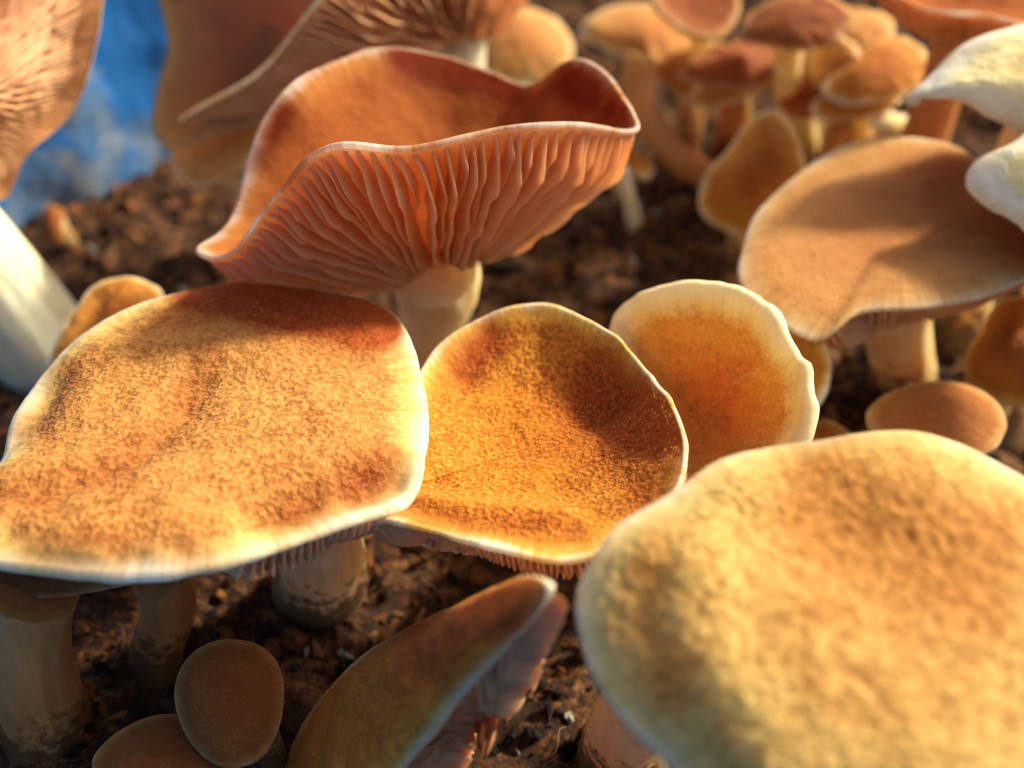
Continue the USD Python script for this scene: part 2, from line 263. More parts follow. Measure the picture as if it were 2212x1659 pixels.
def build_gills(par, r, bot, nl, ang, count, gd, gr0, seed, gwave, split, mat, nt, outw, gcurl, gr1, gsteep, gjag, geven):
    g = np.random.default_rng(seed + 100)
    ns = 26
    allv, allf, nv = [], [], 0
    for i in range(count):
        kind = i % 4                          # full gills alternate with shorter ones that start nearer the margin
        r0 = gr0 * (0.85 + 0.3 * g.random()) if kind in (0, 2) else (0.34 + 0.12 * g.random() if kind == 1 else 0.58 + 0.16 * g.random())
        th0 = (i + 0.35 * (g.random() - 0.5)) / count * nt
        s = np.linspace(0, 1, ns); rad = r0 + (gr1 - r0) * s
        w = gwave * ((meshkit.fbm(np.stack([rad * 5, np.full(ns, math.cos(th0 / nt * 6.283) * 3), np.full(ns, math.sin(th0 / nt * 6.283) * 3)], -1), 2, seed) - 0.5) * 0.10 + (meshkit.noise(np.stack([rad * 9, np.full(ns, i * 1.7), np.zeros(ns)], -1), seed + 3) - 0.5) * 0.014)
        tj = (th0 + w * nt / 6.283) % nt
        ri = np.interp(rad, r, np.arange(len(r)))
        i0 = np.clip(ri.astype(int), 0, len(r) - 2); fr = (ri - i0)[:, None]; j0 = tj.astype(int) % nt; fj = (tj - np.floor(tj))[:, None]; j1 = (j0 + 1) % nt
        def samp(A): return (A[i0, j0] * (1 - fr) * (1 - fj) + A[i0 + 1, j0] * fr * (1 - fj) + A[i0, j1] * (1 - fr) * fj + A[i0 + 1, j1] * fr * fj)
        B, N = samp(bot), samp(nl); N /= np.linalg.norm(N, axis=1, keepdims=True)
        scale = (1.0 if kind in (0, 2) else 0.8 if kind == 1 else 0.55) * (0.85 + 0.3 * g.random())
        if geven: scale = 1.0 if kind in (0, 2) else 0.96
        prof = np.minimum(scale * np.minimum(1.0, 0.28 + s * 5.0), (gr1 - rad) * gsteep * 0.9) 
        dep = gd * prof * (1 + gjag * (meshkit.noise(np.stack([rad * 16, np.full(ns, i * 3.3), np.ones(ns)], -1), seed + 9) - 0.5)) + 0.01
        T = np.gradient(B, axis=0); T /= np.linalg.norm(T, axis=1, keepdims=True)
        side = np.cross(N, T)
        curl = gcurl * (g.random() - 0.5)
        lean = (0.10 * (meshkit.noise(np.stack([rad * 7, np.full(ns, i * 0.9), np.full(ns, 5.0)], -1), seed + 4) - 0.5) + curl) * gwave
        lower = B - N * dep[:, None] + side * (lean * dep / max(gd, 1e-6))[:, None]
        midp = B - N * (dep * 0.5)[:, None] + side * (lean * 0.35 * dep / max(gd, 1e-6))[:, None]
        up = B + N * 0.05
        w0, w1, w2 = 0.055, 0.034, 0.018
        ring = np.stack([up + side * w0, midp + side * w1, lower + side * w2 + N * 0.012, lower, lower - side * w2 + N * 0.012, midp - side * w1, up - side * w0], 1)
        v = ring.reshape(-1, 3); m = 7
        q = grid_faces(ns, m); f = np.vstack([q[:, [0, 1, 2]], q[:, [0, 2, 3]]])
        endf = np.array([[0, a, a + 1] for a in range(1, m - 1)])
        f = np.vstack([f, endf, endf[:, ::-1] + (ns - 1) * m])
        if split: put(par, 'gill', v, f, mat, 50)
        else: allv.append(v); allf.append(f + nv); nv += len(v)
    if not split: put(par, 'gills', np.vstack(allv), np.vstack(allf), mat, 50, kind='stuff')

def build_stem(par, pts, rad, mat, seed=0, ridged=0.04, name='stem', nt=56, nz=60):
    pts = np.asarray(pts, float); rad = np.asarray(rad, float)
    s = np.concatenate([[0], np.cumsum(np.linalg.norm(np.diff(pts, axis=0), axis=1))]); s /= s[-1]
    u = np.linspace(0, 1, nz)
    c = CubicSpline(s, pts)(u) if len(pts) > 2 else pts[0] + (pts[1] - pts[0]) * u[:, None]
    rd = np.interp(u, s, rad) if len(rad) < 3 else np.clip(CubicSpline(s, rad)(u), 0.05, None)
    t = np.gradient(c, axis=0); t /= np.linalg.norm(t, axis=1, keepdims=True)
    a = np.cross(t, [0.3, 1, 0.1]); a /= np.linalg.norm(a, axis=1, keepdims=True); b = np.cross(t, a)
    an = np.arange(nt) / nt * 2 * np.pi
    rn = 1 + ridged * 4 * (meshkit.fbm(np.stack([np.broadcast_to(np.cos(an) * 5, (nz, nt)), np.broadcast_to(np.sin(an) * 5, (nz, nt)), np.broadcast_to(u[:, None] * 1.6 + seed * 3, (nz, nt))], -1), 3, seed) - 0.5)
    v = c[:, None] + (rd[:, None] * rn)[..., None] * (np.cos(an)[None, :, None] * a[:, None] + np.sin(an)[None, :, None] * b[:, None])
    V = np.vstack([v.reshape(-1, 3), c[:1], c[-1:]])
    F = tris(grid_faces(nz, nt))
    k0, k1 = nz * nt, nz * nt + 1
    j = np.arange(nt)
    F = np.vstack([F, np.stack([np.full(nt, k0), (j + 1) % nt, j], 1), np.stack([np.full(nt, k1), (nz - 1) * nt + j, (nz - 1) * nt + (j + 1) % nt], 1)])
    put(par, name, V, F, mat, 60)

def fuzz(par, P, r, mat, count, seed, length=0.06, width=0.008, rmax=0.97, name='scurf', region=None):
    """Fine curled fibre tufts that stand on the cap skin."""
    g = np.random.default_rng(seed); nr, nt = P.shape[:2]
    pts, cnt, wid = [], [], []
    i = np.clip(np.interp(np.sqrt(g.random(count)) * rmax, r, np.arange(nr)).astype(int), 1, nr - 2); j = g.integers(0, nt, count)
    fi, fj = g.random(count)[:, None], g.random(count)[:, None]
    base = (P[i, j] * (1 - fi) + P[i + 1, j] * fi) * (1 - fj) + (P[i, (j + 1) % nt] * (1 - fi) + P[i + 1, (j + 1) % nt] * fi) * fj
    dr = P[i + 1, j] - P[i, j]; dt = P[i, (j + 1) % nt] - P[i, j]
    N = np.cross(dr, dt); N /= np.linalg.norm(N, axis=1, keepdims=True) + 1e-12
    A = dr / (np.linalg.norm(dr, axis=1, keepdims=True) + 1e-12)
    rnd = g.normal(size=(count, 3)); rnd -= (rnd * N).sum(1, keepdims=True) * N; rnd /= np.linalg.norm(rnd, axis=1, keepdims=True)
    dirn = rnd * 0.8 + A * 0.35; L = length * (0.5 + g.random((count, 1)))
    p0 = base - N * 0.004; p1 = base + N * L * 0.45 + dirn * L * 0.25; p2 = base + N * L * 0.55 + dirn * L * 0.65; p3 = base + N * L * 0.25 + dirn * L * 1.0
    allp = np.stack([p0, p1, p2, p3], 1).reshape(-1, 3)
    path, org = par
    c = UsdGeom.BasisCurves.Define(stage, numbered(path, name))
    c.CreateTypeAttr('linear'); c.CreatePointsAttr(Vt.Vec3fArray.FromNumpy(((allp - org) * CM).astype(np.float32)))
    c.CreateCurveVertexCountsAttr(Vt.IntArray.FromNumpy(np.full(count, 4, np.int32)))
    w = np.tile(np.array([1.0, 0.9, 0.7, 0.3]), count) * width * CM
    c.CreateWidthsAttr(Vt.FloatArray.FromNumpy(w.astype(np.float32))); c.SetWidthsInterpolation('vertex')
    UsdShade.MaterialBindingAPI.Apply(c.GetPrim()).Bind(mat); tag(c.GetPrim(), kind='stuff')

FUZZ_TAN = plain('fuzz_tan', (0.66, 0.38, 0.13), 0.85); FUZZ_GOLD = plain('fuzz_gold', (0.78, 0.46, 0.11), 0.85); FUZZ_PALE = plain('fuzz_pale', (0.84, 0.72, 0.46), 0.85)

def mushroom(label, c, n, rim, mat, stem=None, stem_rad=(0.6, 0.55, 0.7), stem_mat=None, mode='plane', drop=None, base=None, seed=0, category='mushroom', group=None, stem_pts=None, fz=None, name='mushroom', lean=0.0, **kw):
    """c = centre of the cap's top (measured px, py and its height z in cm); rim = outline points (px, py, offset along the cap's normal, or world y)."""
    n = unit(n)
    C = at_z(*c) if mode == 'plane' else np.asarray(c, float)
    if mode == 'plane':
        pc = C - n * (drop or 0.0)           # plane that carries the margin, below a domed or above a sunken centre
        R = [on_plane(q[0], q[1], pc + n * (q[2] if len(q) > 2 else 0), n) for q in rim]
    else:
        R = [at_y(*q) for q in rim]
    B = np.array(base if base is not None else [C[0] - n[0] * 1.5, C[1] - n[1] * 1.5 + lean, 0.0], float)
    par = thing(name, label, category, (B[0], B[1], 0.0), group)
    tc = kw.get('tc', 0.7)
    P, bot, nl, r = build_cap(par, C, n, R, mat, seed=seed, **kw)
    if stem_pts is None:
        top = C - n * (tc * 0.95); H = top[2]
        stem_pts = [top, top - n * min(1.0, H * 0.35), B * 0.65 + (top - n * H * 0.4) * 0.35, B + np.array([0, 0, -0.5])]
        stem_rad = (stem_rad[0] * 0.95, stem_rad[0], stem_rad[1], stem_rad[2])
    build_stem(par, stem_pts, stem_rad, stem_mat or STEM_CREAM, seed)
    if fz: 
        for args in fz: fuzz(par, P, r, *args)
    return par, P, bot, nl, r

def ell(cx, cy, a, b, rot=0.0, k=14, jag=0.04, seed=0):
    g = np.random.default_rng(seed + 50); t = np.arange(k) / k * 2 * np.pi; ca, sa = math.cos(math.radians(rot)), math.sin(math.radians(rot))
    j = 1 + jag * g.normal(size=k)
    return [(cx + (a * math.cos(x) * ca - b * math.sin(x) * sa) * w, cy + (a * math.cos(x) * sa + b * math.sin(x) * ca) * w) for x, w in zip(t, j)]

# ------------------------------------------------------------------ soil
def ground_h(x, y): 
    p = np.stack([np.asarray(x, float), np.asarray(y, float), np.zeros_like(np.asarray(x, float))], -1)
    return (meshkit.fbm(p * 0.22, 3, 11) - 0.5) * 1.4 + (meshkit.fbm(p * 1.3, 4, 12) - 0.5) * 0.7 - 0.1
gx, gy = np.linspace(-42, 42, 420), np.concatenate([np.linspace(-16, 24, 320), np.linspace(24.3, 70, 90)])
X, Y = np.meshgrid(gx, gy); Z = ground_h(X, Y)
q = grid_faces(len(gy), len(gx), wrap=False)
SOIL = usdkit.material(stage, '/World/Looks/soil', {
    'tc': ('texture_coordinate', {}), 'a': ('noise_texture', {'scale': 90.0, 'detail': 6.0, 'roughness': 0.7}), 'b': ('noise_texture', {'scale': 420.0, 'detail': 5.0, 'roughness': 0.75}),
    'ad': ('math', {'math_type': 'multiply_add', 'value2': 0.7}),
    'ramp': ('rgb_ramp', {'ramp': [(0.55, (0.008, 0.005, 0.004)), (0.82, (0.040, 0.018, 0.009)), (0.97, (0.17, 0.07, 0.024)), (1.0, (0.26, 0.13, 0.05))]}),
    'bump': ('bump', {'strength': 0.9, 'distance': 0.0015}), 'p': ('principled_bsdf', {'roughness': 0.85, 'specular_ior_level': 0.25})},
    [('tc.object', 'a.vector'), ('tc.object', 'b.vector'), ('a.fac', 'ad.value1'), ('b.fac', 'ad.value3'), ('ad.value', 'ramp.fac'), ('ramp.color', 'p.base_color'), ('b.fac', 'bump.height'), ('bump.normal', 'p.normal')], surface='p.BSDF')
gp = put(('/World', np.zeros(3)), 'ground', np.stack([X, Y, Z], -1).reshape(-1, 3), np.vstack([q[:, [0, 2, 1]], q[:, [0, 3, 2]]]), SOIL, True)
tag(stage.GetPrimAtPath(gp), 'dark brown crumbly growing substrate under the mushrooms', 'soil', kind='structure')

# loose crumbs of the substrate
inst = UsdGeom.PointInstancer.Define(stage, '/World/substrate_crumbs')
tag(inst.GetPrim(), 'loose brown, black and pale crumbs strewn over the substrate', 'crumbs', kind='stuff')
protos = []
cols = [(0.035, 0.018, 0.012), (0.11, 0.042, 0.018), (0.28, 0.105, 0.032), (0.36, 0.17, 0.065), (0.34, 0.33, 0.27), (0.015, 0.012, 0.012), (0.17, 0.07, 0.03)]
for k, col in enumerate(cols):
    m = trimesh.creation.icosphere(2, 1.0); v = np.array(m.vertices); v = np.sign(v) * np.abs(v) ** (1.0 if k % 2 else 0.8)
    v *= np.array([[1.0, 0.75, 0.55], [1.5, 0.5, 0.3], [1.0, 0.9, 0.6], [1.8, 0.45, 0.22], [0.9, 0.7, 0.4], [1.2, 0.8, 0.5], [1.3, 0.7, 0.28]][k]); v *= (0.25 + 1.5 * meshkit.fbm(v * 2.3 + k * 9.1, 4, k))[:, None]
    pm = flesh_mat(f'crumb_{k}', tuple(np.array(col) * 0.95), tuple(np.array(col) * 0.42), scale=900, bump=0.6, sss=0.0, rough=0.8)
    pr = usdkit.mesh(stage, f'/World/substrate_crumbs/crumb_{k:03d}', (v * CM, np.array(m.faces)), pm, smooth=25)
    protos.append(pr.GetPath())
inst.CreatePrototypesRel().SetTargets(protos)
N = 30000
cx = rng.uniform(-20, 24, N); cy = -10 + 46 * rng.random(N) ** 1.15
sz = 0.025 + 0.22 * rng.random(N) ** 3.6
cz = ground_h(cx, cy) + sz * 0.2
kk = rng.choice(len(cols), N, p=[0.22, 0.22, 0.18, 0.10, 0.035, 0.115, 0.13])
inst.CreateProtoIndicesAttr(Vt.IntArray.FromNumpy(kk.astype(np.int32)))
inst.CreatePositionsAttr(Vt.Vec3fArray.FromNumpy((np.stack([cx, cy, cz], -1) * CM).astype(np.float32)))
inst.CreateScalesAttr(Vt.Vec3fArray.FromNumpy((np.repeat(sz[:, None], 3, 1) * rng.uniform(0.7, 1.3, (N, 3))).astype(np.float32)))
qs = rng.normal(size=(N, 4)); qs /= np.linalg.norm(qs, axis=1, keepdims=True)
inst.CreateOrientationsAttr(Vt.QuathArray([Gf.Quath(float(a), float(b), float(c), float(d)) for a, b, c, d in qs]))

# pale fungal threads and bits of straw over the soil
fib = UsdGeom.BasisCurves.Define(stage, '/World/soil_fibres'); fib.CreateTypeAttr('linear')
fp, fc, fw = [], [], []
gf = np.random.default_rng(31)
for k in range(900):
    x, y = gf.uniform(-14, 16), -8 + 34 * gf.random(); a = gf.uniform(0, 6.28); L = gf.uniform(0.4, 1.6); kn = gf.normal() * 0.7
    for j in range(6):
        t = j / 5; fp.append((x, y, float(ground_h(np.array([x]), np.array([y]))[0]) + 0.10 + 0.22 * math.sin(t * 3.1) * (k % 3 == 0) + 0.05 * gf.random()))
        x += math.cos(a) * L / 5; y += math.sin(a) * L / 5; a += kn * 0.3 + gf.normal() * 0.25
    fc.append(6); fw += [gf.choice([0.010, 0.014, 0.022]) * CM] * 6
fib.CreatePointsAttr(Vt.Vec3fArray.FromNumpy((np.array(fp) * CM).astype(np.float32))); fib.CreateCurveVertexCountsAttr(Vt.IntArray.FromNumpy(np.array(fc, np.int32)))
fib.CreateWidthsAttr(Vt.FloatArray.FromNumpy(np.array(fw, np.float32))); fib.SetWidthsInterpolation('vertex')
UsdShade.MaterialBindingAPI.Apply(fib.GetPrim()).Bind(plain('fibre', (0.26, 0.15, 0.07), 0.9)); tag(fib.GetPrim(), 'thin pale straw and root fibres lying on the substrate', 'fibres', kind='stuff')

# ------------------------------------------------------------------ blue plastic sheet
BLUE = usdkit.material(stage, '/World/Looks/blue_plastic', {
    'tc': ('texture_coordinate', {}), 'a': ('noise_texture', {'scale': 45.0, 'detail': 5.0, 'roughness': 0.65, 'distortion': 0.4}), 'sx': ('separate_xyz', {}),
    'low': ('map_range', {'from_min': 0.075, 'from_max': 0.0, 'to_min': -0.22, 'to_max': 0.20}), 'ad': ('math', {'math_type': 'add'}),
    'ramp': ('rgb_ramp', {'ramp': [(0.0, (0.015, 0.18, 0.56)), (0.50, (0.015, 0.16, 0.52)), (0.62, (0.10, 0.21, 0.42)), (0.78, (0.30, 0.36, 0.42)), (1.0, (0.36, 0.33, 0.28))]}),
    'b': ('noise_texture', {'scale': 130.0, 'detail': 3.0}), 'bump': ('bump', {'strength': 0.3, 'distance': 0.002}),
    'p': ('principled_bsdf', {'roughness': 0.42, 'specular_ior_level': 0.4}), 't': ('translucent_bsdf', {}), 'mx': ('mix_closure', {'fac': 0.30})},
    [('tc.object', 'a.vector'), ('tc.object', 'b.vector'), ('tc.object', 'sx.vector'), ('sx.z', 'low.value'), ('a.fac', 'ad.value1'), ('low.result', 'ad.value2'), ('ad.value', 'ramp.fac'),
     ('ramp.color', 'p.base_color'), ('ramp.color', 't.color'), ('b.fac', 'bump.height'), ('bump.normal', 'p.normal'), ('p.BSDF', 'mx.closure1'), ('t.BSDF', 'mx.closure2')], surface='mx.closure')
foot = np.array([[17, -4, 0], [13, -9.2, 0], [6, -10.2, 0], [-2, -10.4, 0], [-9, -9.4, 0], [-13.2, -5.5, 0], [-13.8, 0.5, 0], at_z(-420, 900, 0) + np.array([-0.6, 0, 0]), at_z(-150, 640, 0), at_z(60, 500, 0), at_z(200, 440, 0), at_z(330, 360, 0), at_z(520, 300, 0), at_z(800, 200, 0)])  # first points: added run out of view that shades the lower left
ss = np.linspace(0, 1, len(foot)); nu, nvv = 420, 60
fu = CubicSpline(ss, foot)(np.linspace(0, 1, nu)); tu = np.gradient(fu, axis=0); tu /= np.linalg.norm(tu, axis=1, keepdims=True)
nrm = np.stack([-tu[:, 1], tu[:, 0], 0 * tu[:, 0]], -1)
hh = np.linspace(-0.8, 1, nvv)
top_h = np.interp(np.linspace(0, 1, nu), [0, 0.5, 0.62, 1], [9.0, 9.5, 12.5, 12.5])
hh = -0.8 + (top_h[None] + 0.8) * np.linspace(0, 1, nvv)[:, None]
sheet = fu[None] + np.array([0, 0, 1.0]) * hh[..., None] + nrm[None] * (0.03 * np.clip(hh, 0, 20) ** 1.6)[..., None]
rip = meshkit.fbm(sheet * np.array([0.28, 0.28, 0.2]), 4, 21) - 0.5
fold = 0.5 * np.exp(-((hh - 8.6 - 0.005 * np.arange(nu)[None]) / 0.35) ** 2)
sheet = sheet + nrm[None] * (rip * 1.6 - fold)[..., None]
th_ = 0.03
front = sheet.reshape(-1, 3); back = (sheet + nrm[None] * th_).reshape(-1, 3)
fq = tris(grid_faces(nvv, nu, wrap=False)); kf = len(front)
edge_ids = np.concatenate([np.arange(nu), np.arange(nu, nvv * nu, nu) + nu - 1, np.arange(nvv * nu - 2, (nvv - 1) * nu - 1, -1), np.arange((nvv - 2) * nu, 0, -nu)])
e2 = np.roll(edge_ids, -1)
ef = np.vstack([np.stack([edge_ids, e2, e2 + kf], 1), np.stack([edge_ids, e2 + kf, edge_ids + kf], 1)])
bp = thing('blue_plastic_sheet', 'blue plastic sheet standing behind the substrate at the left, its unseen run round the front added for shade, smeared with pale dirt', 'plastic sheet', tuple(foot[9] * (1, 1, 0)))
put(bp, 'sheet', np.vstack([front, back]), np.vstack([fq, fq[:, ::-1] + kf, ef]), BLUE, 60)

# ------------------------------------------------------------------ the mushrooms
# the upturned gilled one in the middle
rim1 = [(1372, 272, 4.80), (1335, 205, 6.00), (1290, 150, 7.00), (1225, 133, 7.60), (1140, 185, 8.10), (1060, 158, 8.40), (960, 126, 8.60), (870, 108, 8.40), (800, 110, 8.00), (720, 138, 7.40), (640, 182, 6.60),
        (575, 270, 5.80), (535, 370, 5.10), (515, 450, 4.60), (470, 508, 4.00), (430, 535, 3.50), (460, 553, 3.15), (520, 520, 2.90), (560, 462, 2.70), (620, 392, 2.55), (680, 328, 2.40), (760, 306, 2.30), (860, 316, 2.40), (960, 300, 2.60), (1060, 279, 2.90), (1160, 266, 3.20), (1260, 266, 3.70), (1330, 278, 4.20)]
b1 = at_z(890, 860, 0)
c1 = at_y(940, 600, 5.1) + np.array([0, 0, 0.9])
st1 = [c1 + (0, 0, -0.6), at_z(935, 680, 2.4), at_z(915, 760, 1.3), b1 + (0, 0, -0.5)]
mushroom('upturned red-brown funnel mushroom, its wavy pink gills facing the camera', c1, (0.0, -0.12, 1), rim1, CM_RED, mode='y', base=b1, stem_pts=st1, stem_rad=(0.95, 0.82, 0.62, 0.62), seed=1, p=1.22, te=0.12, tc=0.55, nt=420, nr=90, gills=104, gd=0.55, gsteep=9, gr0=0.17, gwave=0.9, wob=0.03, rough=0.01, gcurl=0.15, lump=0.2,
         pig=[([(1250, 180), (1340, 240)], 1.05, 0.7), ([(880, 125), (1100, 200)], 1.1, 0.6), ([(620, 240), (560, 340)], 0.8, 0.35)])  # first stroke paints the shade of the right lobe into the skin

# large left cap
rim2 = [(912, 915, 0), (898, 1005, 0), (862, 1060, -.05), (760, 1105, 0), (640, 1152, 0), (520, 1196, 0), (400, 1226, 0), (200, 1230, 0), (20, 1212, 0.0), (-110, 1180, 0), (-150, 1110, 0), (-60, 1040, -.1), (0, 1000, -.1), (30, 910, -.1), (100, 800, -.1), (180, 722, -.1), (280, 664, 0), (400, 628, 0), (520, 611, 0.1), (640, 620, 0.15), (760, 640, 0.1), (832, 670, 0), (880, 740, 0), (904, 830, 0)]
b2 = at_z(695, 1265, 0)
_, P2, bot2, nl2, r2 = mushroom('broad tan cap at the left with thick white lower lip and dark red top corner, its shadow deepened in the pigment', (450, 930, 6.0), (0.02, 0.06, 1), rim2, CM_TAN, drop=0.25, base=b2, seed=2, p=2.0, bulge=0.12, te=0.26, tc=0.8, nt=420, nr=110, gills=190, gd=0.55, gsteep=9, gjag=0.03, gwave=0.4, geven=True, gr0=0.2, wob=0.035,
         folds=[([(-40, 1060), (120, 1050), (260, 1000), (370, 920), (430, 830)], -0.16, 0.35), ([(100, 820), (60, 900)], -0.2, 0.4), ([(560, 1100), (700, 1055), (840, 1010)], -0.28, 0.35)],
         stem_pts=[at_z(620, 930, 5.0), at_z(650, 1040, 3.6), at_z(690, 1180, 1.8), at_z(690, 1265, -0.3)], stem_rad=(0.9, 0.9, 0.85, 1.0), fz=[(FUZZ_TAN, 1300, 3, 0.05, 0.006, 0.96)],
         pig=[([(420, 620), (560, 650), (700, 680), (820, 690)], 1.5, 0.55), ([(450, 760), (390, 870), (260, 1000), (100, 1055), (-30, 1070)], 0.48, 0.32), ([(640, 1090), (760, 1040), (830, 1000)], 0.6, 0.4), ([(150, 800), (60, 920)], 0.45, 0.3), ([(60, 1180), (400, 1185)], 0.5, 0.2)])  # first stroke: own dark red, deepened to paint in the cast shadow

# middle golden cap
rim3 = [(1474, 960, 0.25), (1470, 1030, 0.2), (1440, 1082, 0.1), (1390, 1125, 0), (1320, 1168, 0), (1285, 1187, 0), (1220, 1204, -.05), (1140, 1192, 0), (1000, 1160, 0), (900, 1131, 0), (830, 1118, 0), (775, 1122, -.1), (770, 1105, -.1), (830, 1060, 0), (872, 1010, 0), (885, 930, 0.0), (900, 850, 0.05), (925, 780, 0.1), (990, 716, 0.2), (1060, 676, 0.3), (1130, 662, 0.35), (1190, 664, 0.4), (1260, 689, 0.45), (1330, 716, 0.5), (1388, 770, 0.5), (1430, 838, 0.45), (1460, 900, 0.35)]
mushroom('golden orange dished cap in the centre with fuzzy scurf, overlapped by the left cap', (1170, 945, 5.0), (-0.08, 0.08, 1), rim3, CM_GOLD, drop=-0.45, seed=3, p=2.4, te=0.12, tc=0.8, nt=420, nr=110, gills=180, gd=0.65, gsteep=7, gjag=0.03, gwave=0.4, geven=True, gr0=0.2, wob=0.04, base=at_z(1180, 1080, 0),
         folds=[([(870, 1085), (960, 1118), (1080, 1130), (1210, 1135)], 0.16, 0.28), ([(1330, 880)], -0.45, 0.9), ([(1060, 770), (1010, 830)], -0.14, 0.4)], fz=[(FUZZ_GOLD, 2600, 4, 0.05, 0.007, 0.985)],
         pig=[([(1300, 860), (1400, 910)], 1.25, 1.0), ([(1060, 730), (1010, 780)], 1.0, 0.45), ([(880, 1095), (1000, 1130), (1250, 1150)], 0.45, 0.2), ([(1400, 1000), (1390, 1080)], 0.7, 0.5)])  # first stroke paints the shade inside the hollow into the colour

# pale cupped cap right of it
rim4 = [(1735, 835, 0.35), (1730, 900, 0.3), (1712, 955, 0.2), (1650, 1010, 0.0), (1560, 1060, -.1), (1475, 1085, -.2), (1430, 1030, -.2), (1400, 930, -.2), (1370, 840, -.1), (1345, 760, 0), (1335, 700, 0), (1370, 655, 0.1), (1430, 634, 0.2), (1482, 624, 0.3), (1540, 630, 0.35), (1600, 650, 0.4), (1650, 690, 0.4), (1685, 735, 0.3), (1702, 762, 0.25), (1724, 790, 0.35)]
mushroom('pale orange cupped cap with thick cream white margin behind the golden central cap', (1520, 900, 4.1), (-0.42, -0.38, 0.85), rim4, CM_PALE, drop=-0.7, seed=4, p=2.0, te=0.26, tc=0.6, nt=360, nr=80, wob=0.035, folds=[([(1560, 860), (1700, 770)], 0.14, 0.3)], fz=[(FUZZ_GOLD, 2500, 5, 0.05, 0.009, 0.8)])

# sliver behind the pale cap
rim5 = [(1640, 655), (1700, 668), (1745, 705), (1780, 742), (1790, 790), (1775, 850), (1735, 910), (1690, 950), (1620, 940), (1580, 880), (1570, 780), (1595, 700)]
mushroom('small orange cap peeping out behind the pale cupped cap', (1680, 810, 2.9), (-0.5, -0.35, 0.7), rim5, CM_ORANGE, drop=-0.15, seed=5, te=0.1, tc=0.4, nt=160, nr=40, stem_rad=(0.35, 0.3, 0.35))

# big front cap at the lower right
rim6 = [(1250, 1320, -0.3), (1258, 1250, -0.2), (1300, 1178, 0), (1370, 1112, 0), (1460, 1058, 0), (1540, 1002, 0), (1640, 968, 0), (1780, 950, 0.05), (1900, 934, 0.1), (2000, 936, 0.1), (2100, 972, 0.1), (2220, 1035, 0.05), (2400, 1160, 0), (2520, 1350, 0), (2500, 1580, 0), (2380, 1800, -.1), (2150, 1960, -.2), (1850, 1960, -.3), (1600, 1820, -.3), (1480, 1680, -.35), (1390, 1592, -.35), (1310, 1500, -.35), (1268, 1415, -0.35)]
mushroom('very large yellow-tan cap filling the lower right corner, nearest the camera', (1880, 1420, 7.8), (0.03, -0.08, 1), rim6, CM_YELLOW, drop=0.55, seed=6, p=2.4, bulge=0.05, te=0.16, tc=0.9, nt=460, nr=120, wob=0.03,
         folds=[([(1520, 1170), (1500, 1300), (1570, 1450), (1660, 1600), (1720, 1720)], 0.10, 0.40), ([(1420, 1180), (1390, 1330), (1460, 1480), (1560, 1640)], -0.04, 0.3), ([(1850, 1150)], -0.25, 1.0)], base=at_z(1345, 1620, 0), stem_pts=[at_z(1720, 1420, 6.7), at_z(1500, 1470, 4.4), at_z(1365, 1560, 1.6), at_z(1345, 1640, -0.4)], stem_rad=(1.1, 0.85, 0.7, 0.85), fz=[(FUZZ_TAN, 1500, 6, 0.055, 0.010, 0.9)], lean=1.5, lump=0.14,
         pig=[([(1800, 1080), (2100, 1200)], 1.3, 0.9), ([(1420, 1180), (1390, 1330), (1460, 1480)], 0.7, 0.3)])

# small tilted cap in front
rim7 = [(1178, 1272, 0.1), (1168, 1310, 0), (1130, 1356, 0), (1060, 1432, 0), (985, 1505, 0), (925, 1582, 0), (860, 1668, 0), (800, 1760, 0), (700, 1830, 0), (610, 1800, -.1), (590, 1720, -.2), (640, 1590, -.2), (700, 1500, -.2), (765, 1430, -.2), (850, 1372, -.2), (1000, 1296, -.1), (1095, 1254, 0), (1148, 1246, 0.05)]
mushroom('small brown cap tilted on edge in front, white rim and short gills towards the right', (880, 1500, 4.4), (-0.86, -0.10, 0.52), rim7, CM_FRONT, drop=0.25, seed=7, p=2.0, bulge=0.05, te=0.16, tc=1.5, texp=1.0, nt=300, nr=70, gills=76, gd=0.5, gsteep=9, gjag=0.04, gwave=0.3, geven=True, gr0=0.25, wob=0.04, stem_pts=[at_z(860, 1560, 2.6), at_z(830, 1640, 1.4), at_z(810, 1700, -0.4)], base=at_z(810, 1700, 0), stem_rad=(0.55, 0.5, 0.6), pig=[([(1130, 1260), (900, 1390)], 1.0, 0.7)])  # dark stroke paints in the shadow that the golden cap casts here

# two round caps in the shade at the bottom left
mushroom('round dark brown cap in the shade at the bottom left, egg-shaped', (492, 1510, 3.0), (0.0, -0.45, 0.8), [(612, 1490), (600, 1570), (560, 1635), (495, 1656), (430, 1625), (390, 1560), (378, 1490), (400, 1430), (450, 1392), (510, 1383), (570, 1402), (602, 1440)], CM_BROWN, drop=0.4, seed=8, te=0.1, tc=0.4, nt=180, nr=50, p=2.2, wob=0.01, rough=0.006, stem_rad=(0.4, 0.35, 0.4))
mushroom('flatter dark brown cap half hidden beneath the egg-shaped one at the bottom edge', (370, 1640, 2.2), (0.0, -0.3, 0.9), ell(360, 1650, 150, 105, 0, seed=1), CM_BROWN, drop=0.35, seed=9, te=0.1, tc=0.4, nt=160, nr=40, p=2.2, wob=0.01, rough=0.006, stem_rad=(0.4, 0.35, 0.4))

